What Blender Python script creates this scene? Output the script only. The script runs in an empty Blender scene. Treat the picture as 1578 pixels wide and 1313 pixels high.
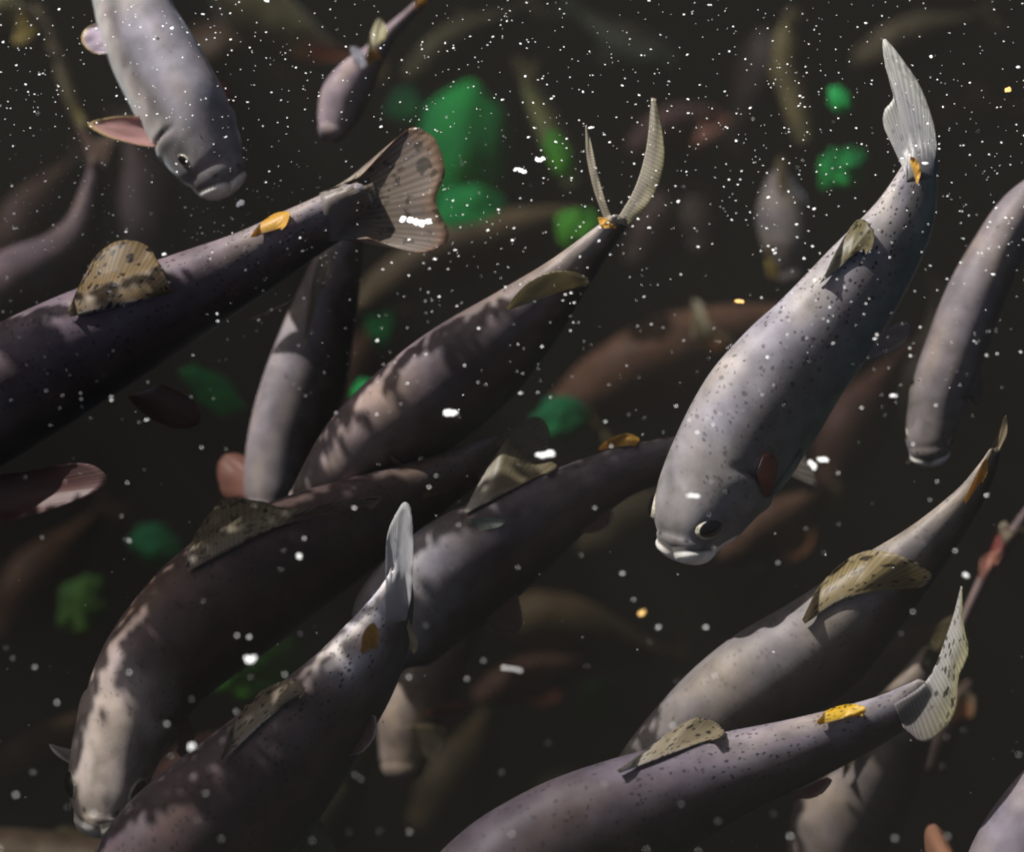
import bpy, bmesh, math, random, zlib
from mathutils import Vector, noise
from mathutils.bvhtree import BVHTree
R = math.radians
PI = math.pi
C = bpy.context.scene
COL = C.collection
random.seed(7)

# ------------------------------------------------------------------ camera
PITCH = R(58); F = 3.1; K = 1.07/1578
fw = Vector((0, math.cos(PITCH), -math.sin(PITCH)))
up = Vector((0, math.sin(PITCH), math.cos(PITCH)))
rt = Vector((1, 0, 0))
CAM = Vector((0, -1.643, 2.436))
cd = bpy.data.cameras.new('camera'); cam = bpy.data.objects.new('camera', cd); COL.objects.link(cam)
cam.location = CAM; cam.rotation_euler = (R(90)-PITCH, 0, 0)
cd.sensor_width = 36; cd.lens = 36*F/1.07; cd.clip_end = 200
cd.dof.use_dof = True; cd.dof.focus_distance = F; cd.dof.aperture_fstop = 1.9
C.camera = cam
# ------------------------------------------------------------------ sky and sun
SUN = Vector((-.6, .42, .8)).normalized()
w = bpy.data.worlds.new('World'); C.world = w; w.use_nodes = True
sky = w.node_tree.nodes.new('ShaderNodeTexSky'); sky.sky_type = 'NISHITA'; sky.sun_disc = False
sky.ozone_density = 0; sky.dust_density = 5; sky.air_density = .7; sky.sun_elevation = math.asin(SUN.z); sky.sun_rotation = math.atan2(SUN.x, SUN.y)
bg = w.node_tree.nodes['Background']; bg.inputs[1].default_value = .05
w.node_tree.links.new(sky.outputs[0], bg.inputs[0])
ld = bpy.data.lights.new('sun', 'SUN'); ld.energy = 5.0; ld.angle = R(.35); ld.color = (1, .965, .93)
lo = bpy.data.objects.new('sun', ld); COL.objects.link(lo); lo.rotation_euler = SUN.to_track_quat('Z', 'Y').to_euler()
C.view_settings.view_transform = 'Standard'; C.view_settings.look = 'None'
C.view_settings.exposure = .66; C.view_settings.gamma = 1
C.render.engine = 'CYCLES'
C.cycles.use_denoising = True; C.cycles.pixel_filter_type = 'BLACKMAN_HARRIS'; C.cycles.filter_width = 2.0
C.cycles.volume_bounces = 1; C.cycles.max_bounces = 6; C.cycles.transparent_max_bounces = 8

# a point seen at pixel (x, y) of the photograph, s metres behind the plane in focus
def at(x, y, s=0.0):
    return CAM + (F+s)*(fw + (x-789)*K/F*rt + (656.5-y)*K/F*up)
def px_of(P):
    d = P-CAM; z = d.dot(fw)
    return 789 + d.dot(rt)/z*F/K, 656.5 - d.dot(up)/z*F/K, z-F

# ------------------------------------------------------------------ helpers
def tag(o, label=None, cat=None, group=None, kind=None):
    if label: o['label'] = label
    if cat: o['category'] = cat
    if group: o['group'] = group
    if kind: o['kind'] = kind
    return o
def link(name, verts, faces, mat, parent=None, smooth=True, attrs=None):
    me = bpy.data.meshes.new(name); me.from_pydata(verts, [], faces)
    for an, typ, vals in (attrs or []):
        a = me.attributes.new(an, typ, 'POINT')
        key = 'color' if typ == 'FLOAT_COLOR' else 'vector'
        a.data.foreach_set(key, [c for v in vals for c in v])
    if smooth: me.polygons.foreach_set('use_smooth', [True]*len(me.polygons))
    me.materials.append(mat)
    o = bpy.data.objects.new(name, me); COL.objects.link(o)
    if parent: o.parent = parent
    me.update()
    return o
def mix(a, b, t):
    t = max(0, min(1, t)); return tuple(a[i]*(1-t)+b[i]*t for i in range(3))
def sst(a, b, x):
    t = max(0, min(1, (x-a)/(b-a))); return t*t*(3-2*t)
def cr(pts, n):
    """Catmull-Rom through tuples, n samples"""
    m = len(pts); P = [pts[0]]+list(pts)+[pts[-1]]
    P[0] = tuple(2*a-b for a, b in zip(pts[0], pts[1])); P[-1] = tuple(2*a-b for a, b in zip(pts[-1], pts[-2]))
    out = []
    for i in range(n):
        g = i/(n-1)*(m-1); k = min(int(g), m-2); t = g-k
        a, b, c, d = P[k:k+4]
        out.append(tuple(.5*(2*b[j]+(c[j]-a[j])*t+(2*a[j]-5*b[j]+4*c[j]-d[j])*t*t+(3*b[j]-a[j]-3*c[j]+d[j])*t**3) for j in range(len(a))))
    return out

# ------------------------------------------------------------------ materials
def newmat(name):
    m = bpy.data.materials.new(name); m.use_nodes = True
    return m, m.node_tree.nodes, m.node_tree.links, m.node_tree.nodes['Principled BSDF']
def N(nd, t, **kw):
    n = nd.new(t)
    for k, v in kw.items(): setattr(n, k, v)
    return n
def fish_skin():
    m, nd, lk, b = newmat('trout_skin')
    col = N(nd, 'ShaderNodeAttribute', attribute_name='col')
    rest = N(nd, 'ShaderNodeAttribute', attribute_name='rest')
    # mottling
    no = N(nd, 'ShaderNodeTexNoise'); no.inputs['Scale'].default_value = 34; no.inputs['Detail'].default_value = 6
    lk.new(rest.outputs['Vector'], no.inputs['Vector'])
    mr = N(nd, 'ShaderNodeMapRange'); mr.inputs['To Min'].default_value = .72; mr.inputs['To Max'].default_value = 1.28
    mr.inputs['From Min'].default_value = .3; mr.inputs['From Max'].default_value = .7
    lk.new(no.outputs['Fac'], mr.inputs['Value'])
    mul = N(nd, 'ShaderNodeVectorMath', operation='SCALE'); lk.new(col.outputs['Color'], mul.inputs[0]); lk.new(mr.outputs[0], mul.inputs['Scale'])
    # black spots
    vo = N(nd, 'ShaderNodeTexVoronoi'); vo.inputs['Scale'].default_value = 160; vo.inputs['Randomness'].default_value = .95
    dis = N(nd, 'ShaderNodeTexNoise'); dis.inputs['Scale'].default_value = 160; lk.new(rest.outputs['Vector'], dis.inputs['Vector'])
    ad = N(nd, 'ShaderNodeVectorMath', operation='MULTIPLY_ADD'); ad.inputs[1].default_value = (.006,)*3
    lk.new(dis.outputs['Color'], ad.inputs[0]); lk.new(rest.outputs['Vector'], ad.inputs[2]); lk.new(ad.outputs[0], vo.inputs['Vector'])
    sep = N(nd, 'ShaderNodeSeparateColor'); lk.new(vo.outputs['Color'], sep.inputs[0])
    thr = N(nd, 'ShaderNodeMapRange'); thr.inputs['To Min'].default_value = -.1; thr.inputs['To Max'].default_value = .46; lk.new(sep.outputs[0], thr.inputs['Value'])
    sub = N(nd, 'ShaderNodeMath', operation='SUBTRACT'); lk.new(thr.outputs[0], sub.inputs[0]); lk.new(vo.outputs['Distance'], sub.inputs[1])
    sp = N(nd, 'ShaderNodeMapRange'); sp.inputs['From Min'].default_value = -.03; sp.inputs['From Max'].default_value = .12; sp.inputs['To Max'].default_value = .85; lk.new(sub.outputs[0], sp.inputs['Value'])
    sm = N(nd, 'ShaderNodeMath', operation='MULTIPLY'); lk.new(sp.outputs[0], sm.inputs[0]); lk.new(col.outputs['Alpha'], sm.inputs[1])
    mx = N(nd, 'ShaderNodeMix', data_type='RGBA'); lk.new(sm.outputs[0], mx.inputs['Factor']); lk.new(mul.outputs[0], mx.inputs['A']); mx.inputs['B'].default_value = (.018, .014, .016, 1)
    lk.new(mx.outputs['Result'], b.inputs['Base Color'])
    b.inputs['Roughness'].default_value = .52; b.inputs['Specular IOR Level'].default_value = .2
    b.inputs['Sheen Weight'].default_value = .35; b.inputs['Sheen Roughness'].default_value = .25; b.inputs['Sheen Tint'].default_value = (.75, .85, 1, 1)
    # scales
    sc = N(nd, 'ShaderNodeTexVoronoi'); sc.inputs['Scale'].default_value = 420; lk.new(rest.outputs['Vector'], sc.inputs['Vector'])
    bp = N(nd, 'ShaderNodeBump'); bp.inputs['Strength'].default_value = .15; bp.inputs['Distance'].default_value = .0006
    lk.new(sc.outputs['Distance'], bp.inputs['Height']); lk.new(bp.outputs[0], b.inputs['Normal'])
    return m
def fin_mat():
    m, nd, lk, b = newmat('fin_membrane')
    col = N(nd, 'ShaderNodeAttribute', attribute_name='col')
    fco = N(nd, 'ShaderNodeAttribute', attribute_name='fco')
    sp = N(nd, 'ShaderNodeSeparateXYZ'); lk.new(fco.outputs['Vector'], sp.inputs[0])
    # rays fan from base to rim
    wn = N(nd, 'ShaderNodeMath', operation='MULTIPLY'); wn.inputs[1].default_value = 210; lk.new(sp.outputs[0], wn.inputs[0])
    si = N(nd, 'ShaderNodeMath', operation='SINE'); lk.new(wn.outputs[0], si.inputs[0])
    mr = N(nd, 'ShaderNodeMapRange'); mr.inputs['From Min'].default_value = -1; mr.inputs['To Min'].default_value = .84; mr.inputs['To Max'].default_value = 1.1; lk.new(si.outputs[0], mr.inputs['Value'])
    mul = N(nd, 'ShaderNodeVectorMath', operation='SCALE'); lk.new(col.outputs['Color'], mul.inputs[0]); lk.new(mr.outputs[0], mul.inputs['Scale'])
    # blotches
    geo = N(nd, 'ShaderNodeTexCoord')
    vo = N(nd, 'ShaderNodeTexVoronoi'); vo.inputs['Scale'].default_value = 1; vm = N(nd, 'ShaderNodeVectorMath', operation='MULTIPLY'); vm.inputs[1].default_value = (15, 7, 1); lk.new(fco.outputs['Vector'], vm.inputs[0])
    dn = N(nd, 'ShaderNodeTexNoise'); dn.inputs['Scale'].default_value = 60; lk.new(geo.outputs['Object'], dn.inputs['Vector'])
    da = N(nd, 'ShaderNodeVectorMath', operation='MULTIPLY_ADD'); da.inputs[1].default_value = (1.4,)*3; lk.new(dn.outputs['Color'], da.inputs[0]); lk.new(vm.outputs[0], da.inputs[2])
    lk.new(da.outputs[0], vo.inputs['Vector'])
    sc = N(nd, 'ShaderNodeSeparateColor'); lk.new(vo.outputs['Color'], sc.inputs[0])
    thr = N(nd, 'ShaderNodeMapRange'); thr.inputs['To Min'].default_value = .12; thr.inputs['To Max'].default_value = .5; lk.new(sc.outputs[0], thr.inputs['Value'])
    sub = N(nd, 'ShaderNodeMath', operation='SUBTRACT'); lk.new(thr.outputs[0], sub.inputs[0]); lk.new(vo.outputs['Distance'], sub.inputs[1])
    s2 = N(nd, 'ShaderNodeMapRange'); s2.inputs['From Min'].default_value = -.02; s2.inputs['From Max'].default_value = .1; lk.new(sub.outputs[0], s2.inputs['Value'])
    sm = N(nd, 'ShaderNodeMath', operation='MULTIPLY'); lk.new(s2.outputs[0], sm.inputs[0]); lk.new(col.outputs['Alpha'], sm.inputs[1])
    mx = N(nd, 'ShaderNodeMix', data_type='RGBA'); lk.new(sm.outputs[0], mx.inputs['Factor']); lk.new(mul.outputs[0], mx.inputs['A']); mx.inputs['B'].default_value = (.02, .015, .012, 1)
    lk.new(mx.outputs['Result'], b.inputs['Base Color']); b.inputs['Roughness'].default_value = .45
    tr = N(nd, 'ShaderNodeBsdfTranslucent'); lk.new(mx.outputs['Result'], tr.inputs[0])
    ms = N(nd, 'ShaderNodeMixShader'); ms.inputs[0].default_value = .35
    lk.new(b.outputs[0], ms.inputs[1]); lk.new(tr.outputs[0], ms.inputs[2])
    # the web between the rays thins out towards the rim
    tp = N(nd, 'ShaderNodeBsdfTransparent'); m2 = N(nd, 'ShaderNodeMixShader')
    pw = N(nd, 'ShaderNodeMapRange'); pw.inputs['From Min'].default_value = .25; pw.inputs['To Min'].default_value = .02; pw.inputs['To Max'].default_value = .3
    lk.new(sp.outputs[1], pw.inputs['Value']); rb = N(nd, 'ShaderNodeMapRange'); rb.inputs['From Min'].default_value = -1; rb.inputs['To Min'].default_value = 1; rb.inputs['To Max'].default_value = .35
    lk.new(si.outputs[0], rb.inputs['Value']); mm = N(nd, 'ShaderNodeMath', operation='MULTIPLY'); lk.new(pw.outputs[0], mm.inputs[0]); lk.new(rb.outputs[0], mm.inputs[1])
    lk.new(mm.outputs[0], m2.inputs[0]); lk.new(ms.outputs[0], m2.inputs[1]); lk.new(tp.outputs[0], m2.inputs[2]); lk.new(m2.outputs[0], nd['Material Output'].inputs['Surface'])
    return m
def plain(name, c, rough=.5, nscale=None, lo=.7, hi=1.3, spec=.5, coord='Object'):
    m, nd, lk, b = newmat(name)
    b.inputs['Roughness'].default_value = rough; b.inputs['Specular IOR Level'].default_value = spec
    if nscale:
        tc = N(nd, 'ShaderNodeTexCoord'); no = N(nd, 'ShaderNodeTexNoise'); no.inputs['Scale'].default_value = nscale; no.inputs['Detail'].default_value = 5
        lk.new(tc.outputs[coord], no.inputs['Vector'])
        mr = N(nd, 'ShaderNodeMapRange'); mr.inputs['From Min'].default_value = .3; mr.inputs['From Max'].default_value = .7
        mr.inputs['To Min'].default_value = lo; mr.inputs['To Max'].default_value = hi; lk.new(no.outputs['Fac'], mr.inputs['Value'])
        v = N(nd, 'ShaderNodeVectorMath', operation='SCALE'); v.inputs[0].default_value = c; lk.new(mr.outputs[0], v.inputs['Scale'])
        lk.new(v.outputs[0], b.inputs['Base Color'])
        bp = N(nd, 'ShaderNodeBump'); bp.inputs['Strength'].default_value = .3; bp.inputs['Distance'].default_value = .01
        lk.new(no.outputs['Fac'], bp.inputs['Height']); lk.new(bp.outputs[0], b.inputs['Normal'])
    else: b.inputs['Base Color'].default_value = (*c, 1)
    return m
SKIN = fish_skin(); FIN = fin_mat()
EYE = plain('eye_silver', (.5, .46, .36), .3, 260)
PUP = plain('pupil_black', (.004, .004, .006), .08)
FLAKE = plain('white_flake', (.86, .88, .86), .8, 300, .8, 1.1)

# ------------------------------------------------------------------ water and pond bottom
def make_water():
    m = bpy.data.materials.new('pond_water'); m.use_nodes = True; nd = m.node_tree.nodes; nd.clear()
    out = nd.new('ShaderNodeOutputMaterial'); v = nd.new('ShaderNodeVolumePrincipled')
    v.inputs['Density'].default_value = .8; v.inputs['Color'].default_value = (.048, .046, .041, 1); v.inputs['Anisotropy'].default_value = 0
    m.node_tree.links.new(v.outputs[0], out.inputs['Volume'])
    a = 14
    V = [(x, y, z) for z in (-4, -.004) for y in (-a, a) for x in (-a, a)]
    o = link('water', V, [(0, 2, 3, 1), (4, 5, 7, 6), (0, 1, 5, 4), (2, 6, 7, 3), (0, 4, 6, 2), (1, 3, 7, 5)], m, smooth=False)
    tag(o, kind='structure', label='dark murky pond water filling the picture')
def make_bottom():
    m = plain('pond_mud', (.035, .022, .015), .9, 3, .3, 1.8)
    n = 90; a = 13
    V = []
    for j in range(n+1):
        for i in range(n+1):
            x = (i/n*2-1)*a; y = (j/n*2-1)*a
            V.append((x, y, -2.6+.25*noise.noise(Vector((x*.8, y*.8, 0)))+.08*noise.noise(Vector((x*3, y*3, 1)))))
    Fc = [(j*(n+1)+i, j*(n+1)+i+1, (j+1)*(n+1)+i+1, (j+1)*(n+1)+i) for j in range(n) for i in range(n)]
    tag(link('ground', V, Fc, m), kind='structure', label='dark muddy pond bottom')
make_water(); make_bottom()

# ------------------------------------------------------------------ trout
NR = 96
LILAC = (.25, .23, .235)
def trout(label, st, s0, s1, phi0=60, phi1=45, cap=.75, tint=LILAC, spots=1.0, belly=(.5, .48, .44), lowc=None, dark=1.0,
          fins=(), eyes=True, eu=.085, ea=62, er=None, flat=.62, head=True, lit_tints=None, group='trout swimming in the pond', wide=True, lip=True):
    n = 120
    P = cr(st, n)
    # even spacing along the spine
    d = [0]
    for a, b in zip(P, P[1:]): d.append(d[-1]+math.hypot(a[0]-b[0], a[1]-b[1]))
    L = d[-1]; Q = []; k = 0
    for i in range(n):
        t = i/(n-1)*L
        while k < n-2 and d[k+1] < t: k += 1
        g = (t-d[k])/max(1e-6, d[k+1]-d[k]); Q.append(tuple(P[k][j]*(1-g)+P[k+1][j]*g for j in range(3)))
    cen = []; rad = []; ss = []
    for i, (x, y, wd) in enumerate(Q):
        u = i/(n-1); s = s0+(s1-s0)*u
        cen.append(at(x, y, s)); rad.append(max(2.5, wd)*K*(F+s)/F); ss.append(s)
    # rounded snout before the first station
    dv0 = (cen[0]-cen[2]).normalized(); r0 = rad[0]; nc = 26
    cc = []; rr = []
    for i in range(nc):
        a = i/nc*PI/2
        cc.append(cen[0]+dv0*r0*cap*math.cos(a)); rr.append(r0*max(.04, math.sin(a)**.85))
    cen = cc+cen; rad = rr+rad
    # rounded end of the tail stalk
    dv1 = (cen[-1]-cen[-3]).normalized()
    for i in range(1, 5):
        a = i/5*PI/2; cen.append(cen[n+nc-1]+dv1*rad[n+nc-1]*.5*math.sin(a)); rad.append(rad[n+nc-1]*math.cos(a))
    m = len(cen); tot = sum((a-b).length for a, b in zip(cen, cen[1:])); acc = 0
    V = []; CO = []; RE = []; surf = []
    hr = max(rad)
    for i in range(m):
        if i: acc += (cen[i]-cen[i-1]).length
        u = acc/tot
        T = (cen[min(i+1, m-1)]-cen[max(i-1, 0)]).normalized()
        view = (cen[i]-CAM).normalized()
        n1 = T.cross(view).normalized()
        # n1 must be to the left of travel tail-ward in the picture: (dy, -dx)
        dx, dy = T.dot(rt), -T.dot(up)
        w1 = dy*rt + dx*up
        if n1.dot(w1) < 0: n1 = -n1
        n2 = n1.cross(T).normalized()
        if n2.dot(view) > 0: n2 = -n2
        phi = R(phi0+(phi1-phi0)*sst(.02, .45, u))
        fl = flat + (.92-flat)*(1-sst(.04, .3, u)) - .14*sst(.6, .93, u) - .22*sst(.93, 1, u)
        H = rad[i]/math.sqrt(math.cos(phi)**2+(fl*math.sin(phi))**2)
        H = min(H, rad[i]/math.cos(R(58)))
        dr = n1*math.cos(phi)+n2*math.sin(phi)         # dorsal direction
        lt = n1*(-math.sin(phi))+n2*math.cos(phi)      # lateral
        for j in range(NR):
            al = j/NR*2*PI                             # 0 ridge, pi belly
            aa = al if al <= PI else 2*PI-al
            ex = .92
            ca, sa = math.cos(al), math.sin(al)
            rx = math.copysign(abs(ca)**ex, ca)*H; ry = math.copysign(abs(sa)**ex, sa)*H*fl
            sc = 1.0; hd0 = -1.6*(1-sst(.14, .24, u)) if head else 0
            if head:
                ml = R(-22)+R(136)*sst(-.004, .05, u)**.8   # mouth line, from the snout back under the eye
                if u < .115: sc -= .09*math.exp(-((aa-ml)/.085)**2)*sst(.012, .025, u)*(1-sst(.09, .115, u))
                if u < .13: sc += .035*math.exp(-((aa-ml-.32)/.22)**2)*(1-sst(.07, .13, u))
                ug = .2+.018*math.cos((aa-R(95))*1.6)  # gill cover edge
                if R(45) < aa < R(165):
                    e = sst(R(45), R(70), aa)
                    sc += e*(.045*math.exp(-((u-ug+.02)/.018)**2) - .09*math.exp(-((u-ug-.005)/.006)**2))
                sc -= .05*math.exp(-((aa-R(ea))/.3)**2)*math.exp(-((u-eu)/.03)**2)
            rx *= sc; ry *= sc
            wob = 1+.012*noise.noise(Vector((u*9, ca*2, sa*2+hr*50)))
            p = cen[i]+dr*rx*wob+lt*ry*wob
            if head and u < .1: p = p - T*(.115*rad[min(nc+4, m-1)]*sst(ml-.1, ml+.5, aa)*(1-sst(.015, .085, u)) - .06*rad[nc+4]*(1-sst(ml-.3, ml, aa))*(1-sst(0, .04, u)))
            V.append(p)
            RE.append((u*tot, math.cos(al)*hr*.9+zlib.crc32(label.encode()) % 97, math.sin(al)*hr*.7))
            if lit_tints:  # pale tints paint the sunlit heads and stalks, dark ones the shaded bodies
                tt = lit_tints[-1][1]
                for (ua, ta), (ub, tb) in zip(lit_tints, lit_tints[1:]):
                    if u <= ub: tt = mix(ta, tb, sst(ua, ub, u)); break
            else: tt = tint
            n1_ = noise.noise(Vector((u*7, math.cos(al)*1.5, math.sin(al)*1.5+hr*90))); n2_ = noise.noise(Vector((u*22, math.cos(al)*3+5, math.sin(al)*3)))
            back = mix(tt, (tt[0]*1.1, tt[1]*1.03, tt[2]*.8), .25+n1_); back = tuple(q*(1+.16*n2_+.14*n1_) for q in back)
            back = (back[0]*.96, back[1]*.97, back[2]*1.1); side = tuple(q*.62 for q in tt); low = mix(tuple(q*.22 for q in tt), (.03, .045, .035), .6)  # shade of the flank turned from the sun, painted into side and low
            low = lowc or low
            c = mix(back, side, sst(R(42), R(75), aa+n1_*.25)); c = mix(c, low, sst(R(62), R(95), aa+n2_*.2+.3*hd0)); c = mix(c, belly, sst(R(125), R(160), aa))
            c = mix(c, (.3, .12, .11), .16*math.exp(-((aa-R(85))/.25)**2)*sst(.1, .3, u))
            sA = spots*(1-sst(R(75), R(112), aa))*sst(.05, .2, u)*(.55+.45*sst(.3, .8, u))
            if head:
                hd = 1-sst(.17, .24, u)
                c = mix(c, mix(tt, (.2, .2, .17), .4), .35*hd*(aa < R(100))*(1-sst(R(90), R(110), aa)))
                n8 = noise.noise(Vector((u*40, math.cos(aa)*3, math.sin(al)*3)))
                c = mix(c, (.12, .11, .09), max(0, n8)*.9*hd)
                if u < .13: c = mix(c, (.03, .025, .025), .85*math.exp(-((aa-ml+.05)/.07)**2)*(1-sst(.1, .12, u))*sst(.004, .02, u))
                if lip:
                    c = mix(c, (.9, .87, .8), .97*(1-sst(.075, .11, u))*sst(ml+.02, ml+.12, aa))
                c = mix(c, (.05, .02, .02), .8*math.exp(-((u-ug-.005)/.005)**2)*sst(R(60), R(85), aa))
                for nu, na in ((.035, 30),):
                    c = mix(c, (.02, .02, .02), math.exp(-((u-nu)/.005)**2-((aa-R(na))/.09)**2))
            c = tuple(x*dark for x in c)
            CO.append((*c, sA))
        surf.append((cen[i], dr, lt, H, fl, T, u))
    Fc = []
    for i in range(m-1):
        for j in range(NR):
            a = i*NR+j; b = i*NR+(j+1) % NR; Fc.append((a, b, b+NR, a+NR))
    Fc.append(tuple(range(NR-1, -1, -1))); Fc.append(tuple((m-1)*NR+j for j in range(NR)))
    root = bpy.data.objects.new('trout', None); COL.objects.link(root)
    org = cen[m//2].copy(); root.location = org; root.empty_display_size = .05
    tag(root, label, 'fish', group)
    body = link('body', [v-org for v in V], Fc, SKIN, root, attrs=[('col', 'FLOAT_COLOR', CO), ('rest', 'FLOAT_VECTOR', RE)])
    bm = bmesh.new(); bm.from_mesh(body.data); bmesh.ops.recalc_face_normals(bm, faces=bm.faces); bm.to_mesh(body.data)
    bvh = BVHTree.FromPolygons([tuple(v) for v in V], Fc); bm.free()
    # eyes
    if eyes:
        it = min(range(m), key=lambda i: abs(surf[i][6]-eu)); c0, dr, lt, H, fl, T, u = surf[it]
        r = er*K if er else hr*.17
        for sg in (1, -1):
            al = R(ea)
            nrm = (dr*math.cos(al)*fl+lt*sg*math.sin(al)).normalized()
            p = c0+dr*math.cos(al)*H+lt*sg*math.sin(al)*H*fl
            # surface normal towards the snout a little
            nrm = (nrm-T*.18).normalized()
            q = nrm.to_track_quat('Z', 'Y')
            def ball(rx, ry, rz, off, name, mat, par, o2):
                vs = []; fs = []; a_, b_ = 28, 14
                for i in range(b_+1):
                    for j in range(a_):
                        th = i/b_*PI; ph = j/a_*2*PI
                        vs.append(q @ Vector((rx*math.sin(th)*math.cos(ph), ry*math.sin(th)*math.sin(ph), rz*math.cos(th)+off)) + p - o2)
                for i in range(b_):
                    for j in range(a_): fs.append((i*a_+j, (i+1)*a_+j, (i+1)*a_+(j+1) % a_, i*a_+(j+1) % a_))
                return link(name, vs, fs, mat, par)
            e = ball(r*1.05, r*.86, r*.6, -r*.34, 'eye', EYE, root, org)
            ball(r*.88, r*.70, r*.40, -r*.09, 'pupil', PUP, e, org)
    # fins
    root['base_tint'] = list((lit_tints[-1][1] if lit_tints else tint))
    for f in fins: fin(f, root, org, st, s0, s1, bvh)
    return root

def spine_s(x, y, st, s0, s1):
    best = None
    for i in range(len(st)-1):
        ax, ay = st[i][:2]; bx, by = st[i+1][:2]; dx, dy = bx-ax, by-ay
        t = max(0, min(1, ((x-ax)*dx+(y-ay)*dy)/max(1e-6, dx*dx+dy*dy)))
        dd = math.hypot(ax+dx*t-x, ay+dy*t-y)
        if best is None or dd < best[0]: best = (dd, (i+t)/(len(st)-1))
    return s0+(s1-s0)*best[1]
def fin(f, root, org, st, s0, s1, bvh):
    """ f: name, base=[pts], rim=[pts], col, rimcol, spots, lift (m toward camera at the rim), thick """
    base = f['base']; rim = f['rim']; nt = f.get('nt', 56); nr = 14
    B = cr(base, nt) if len(base) > 2 else [tuple(base[0][k]*(1-i/(nt-1))+base[1][k]*i/(nt-1) for k in (0, 1)) for i in range(nt)]
    O = cr(rim, nt)
    tail = f['name'] == 'tail_fin'
    if tail and not f.get('blade'):                                             # the membrane starts on the stalk
        ux, uy = st[-2][0]-st[-1][0], st[-2][1]-st[-1][1]; ul = math.hypot(ux, uy); k_ = st[-1][2]*1.5/ul
        B = [(x+ux*k_, y+uy*k_) for x, y in B]
    lb = f.get('lb', 0.0); lr = f.get('lr', 0.0); c1 = f['col']; c2 = f.get('tip', c1); sp = f.get('spots', 0); th = f.get('th', .0022)
    def surf_pt(x, y, lift, hug):
        s = spine_s(x, y, st, s0, s1)
        if hug:
            dv = (at(x, y, 0)-CAM).normalized(); h = bvh.ray_cast(CAM, dv)
            if h[0] is not None: s = min(s, px_of(h[0])[2])
        return s-lift
    hug = f.get('hug', True) and not f['name'].startswith('tail')
    G = []
    sb = [surf_pt(x, y, lb, hug) for x, y in B]
    for i in range(3): sb = [(sb[max(0, k-2)]+sb[max(0, k-1)]+sb[k]+sb[min(nt-1, k+1)]+sb[min(nt-1, k+2)])/5 for k in range(nt)]
    so = [surf_pt(x, y, lr, hug) for x, y in O]
    for i in range(4): so = [(so[max(0, k-2)]+so[max(0, k-1)]+so[k]+so[min(nt-1, k+1)]+so[min(nt-1, k+2)])/5 for k in range(nt)]
    V = []; CO = []; FC = []
    rag = f.get('rag', 1.5); seed = zlib.crc32((root['label']+f['name']).encode()) % 1000
    for k in range(nt):
        t = k/(nt-1)
        for r in range(nr+1):
            q = r/nr
            bx, by = B[k]; ox, oy = O[k]
            j = rag*noise.noise(Vector((t*22, seed, 0)))*q
            x = bx*(1-q)+ox*q; y = by*(1-q)+oy*q
            L = max(1, math.hypot(ox-bx, oy-by)); x += (ox-bx)/L*j; y += (oy-by)/L*j
            s = sb[k]*(1-q)+so[k]*q + .0035*noise.noise(Vector((t*5, q*2, seed)))*q + .0003*math.sin(t*210)*q
            if hug or tail:
                h = bvh.ray_cast(CAM, (at(x, y, 0)-CAM).normalized())
                if h[0] is not None: s = min(s, px_of(h[0])[2]-(.0002+.0006*q if tail else .0035+.3*f.get('lr', 0)*q)-th*(1-.75*q)*(min(1, q*2.5) if tail else 1))
            V.append(at(x, y, s)-org)
            c = mix(c1, c2, sst(f.get('t0', .5), 1, q)); 
            if 'edge' in f:                                  # pale leading edge
                c = mix(c, f['edge'], 1-sst(0, f.get('ew', .12), t))
            if root.get('base_tint') and not f.get('blade'): c = mix(tuple(root['base_tint']), c, sst(-.05, .42 if f['name'] == 'tail_fin' else .2, q))
            if f.get('tb'): c = mix(tuple(root['base_tint']), c, sst(.02, .4, t))
            if 'rimc' in f: c = mix(c, f['rimc'], sst(.86, .97, q))
            CO.append((*c, sp*(sst(.15, .45, q) if tail and not f.get('blade') else 1)*(sst(.15, .4, t) if f.get('tb') else 1))); FC.append((t, q, 0))
    n1 = len(V)
    vd = (at(*base[0], 0)-CAM).normalized()
    for k in range(nt):
        for r in range(nr+1):
            q = r/nr; V.append(V[k*(nr+1)+r]+vd*th*(1-.75*q)*(min(1, .1+q*2.5) if tail else 1)); CO.append(CO[k*(nr+1)+r]); FC.append(FC[k*(nr+1)+r])
    Fc = []; W = nr+1
    for k in range(nt-1):
        for r in range(nr):
            a = k*W+r; Fc.append((a, a+1, a+W+1, a+W)); Fc.append((n1+a, n1+a+W, n1+a+W+1, n1+a+1))
    for k in range(nt-1):
        a = k*W; Fc.append((a, a+W, n1+a+W, n1+a)); a = k*W+nr; Fc.append((a, n1+a, n1+a+W, a+W))
    for r in range(nr):
        Fc.append((r, n1+r, n1+r+1, r+1)); a = (nt-1)*W+r; Fc.append((a, a+1, n1+a+1, n1+a))
    o = link(f['name'], V, Fc, FIN, root, attrs=[('col', 'FLOAT_COLOR', CO), ('fco', 'FLOAT_VECTOR', FC)])
    if 'label' in f: o['label'] = f['label']
    return o
OL = (.22, .18, .09); YE = (.62, .36, .06); WH = (.62, .62, .6); RED = (.34, .10, .075); PK = (.52, .3, .28); GR = (.25, .22, .19); DK = (.1, .08, .06)
def D(name, base, rim, col, **kw): return dict(name=name, base=base, rim=rim, col=col, **kw)

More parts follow.
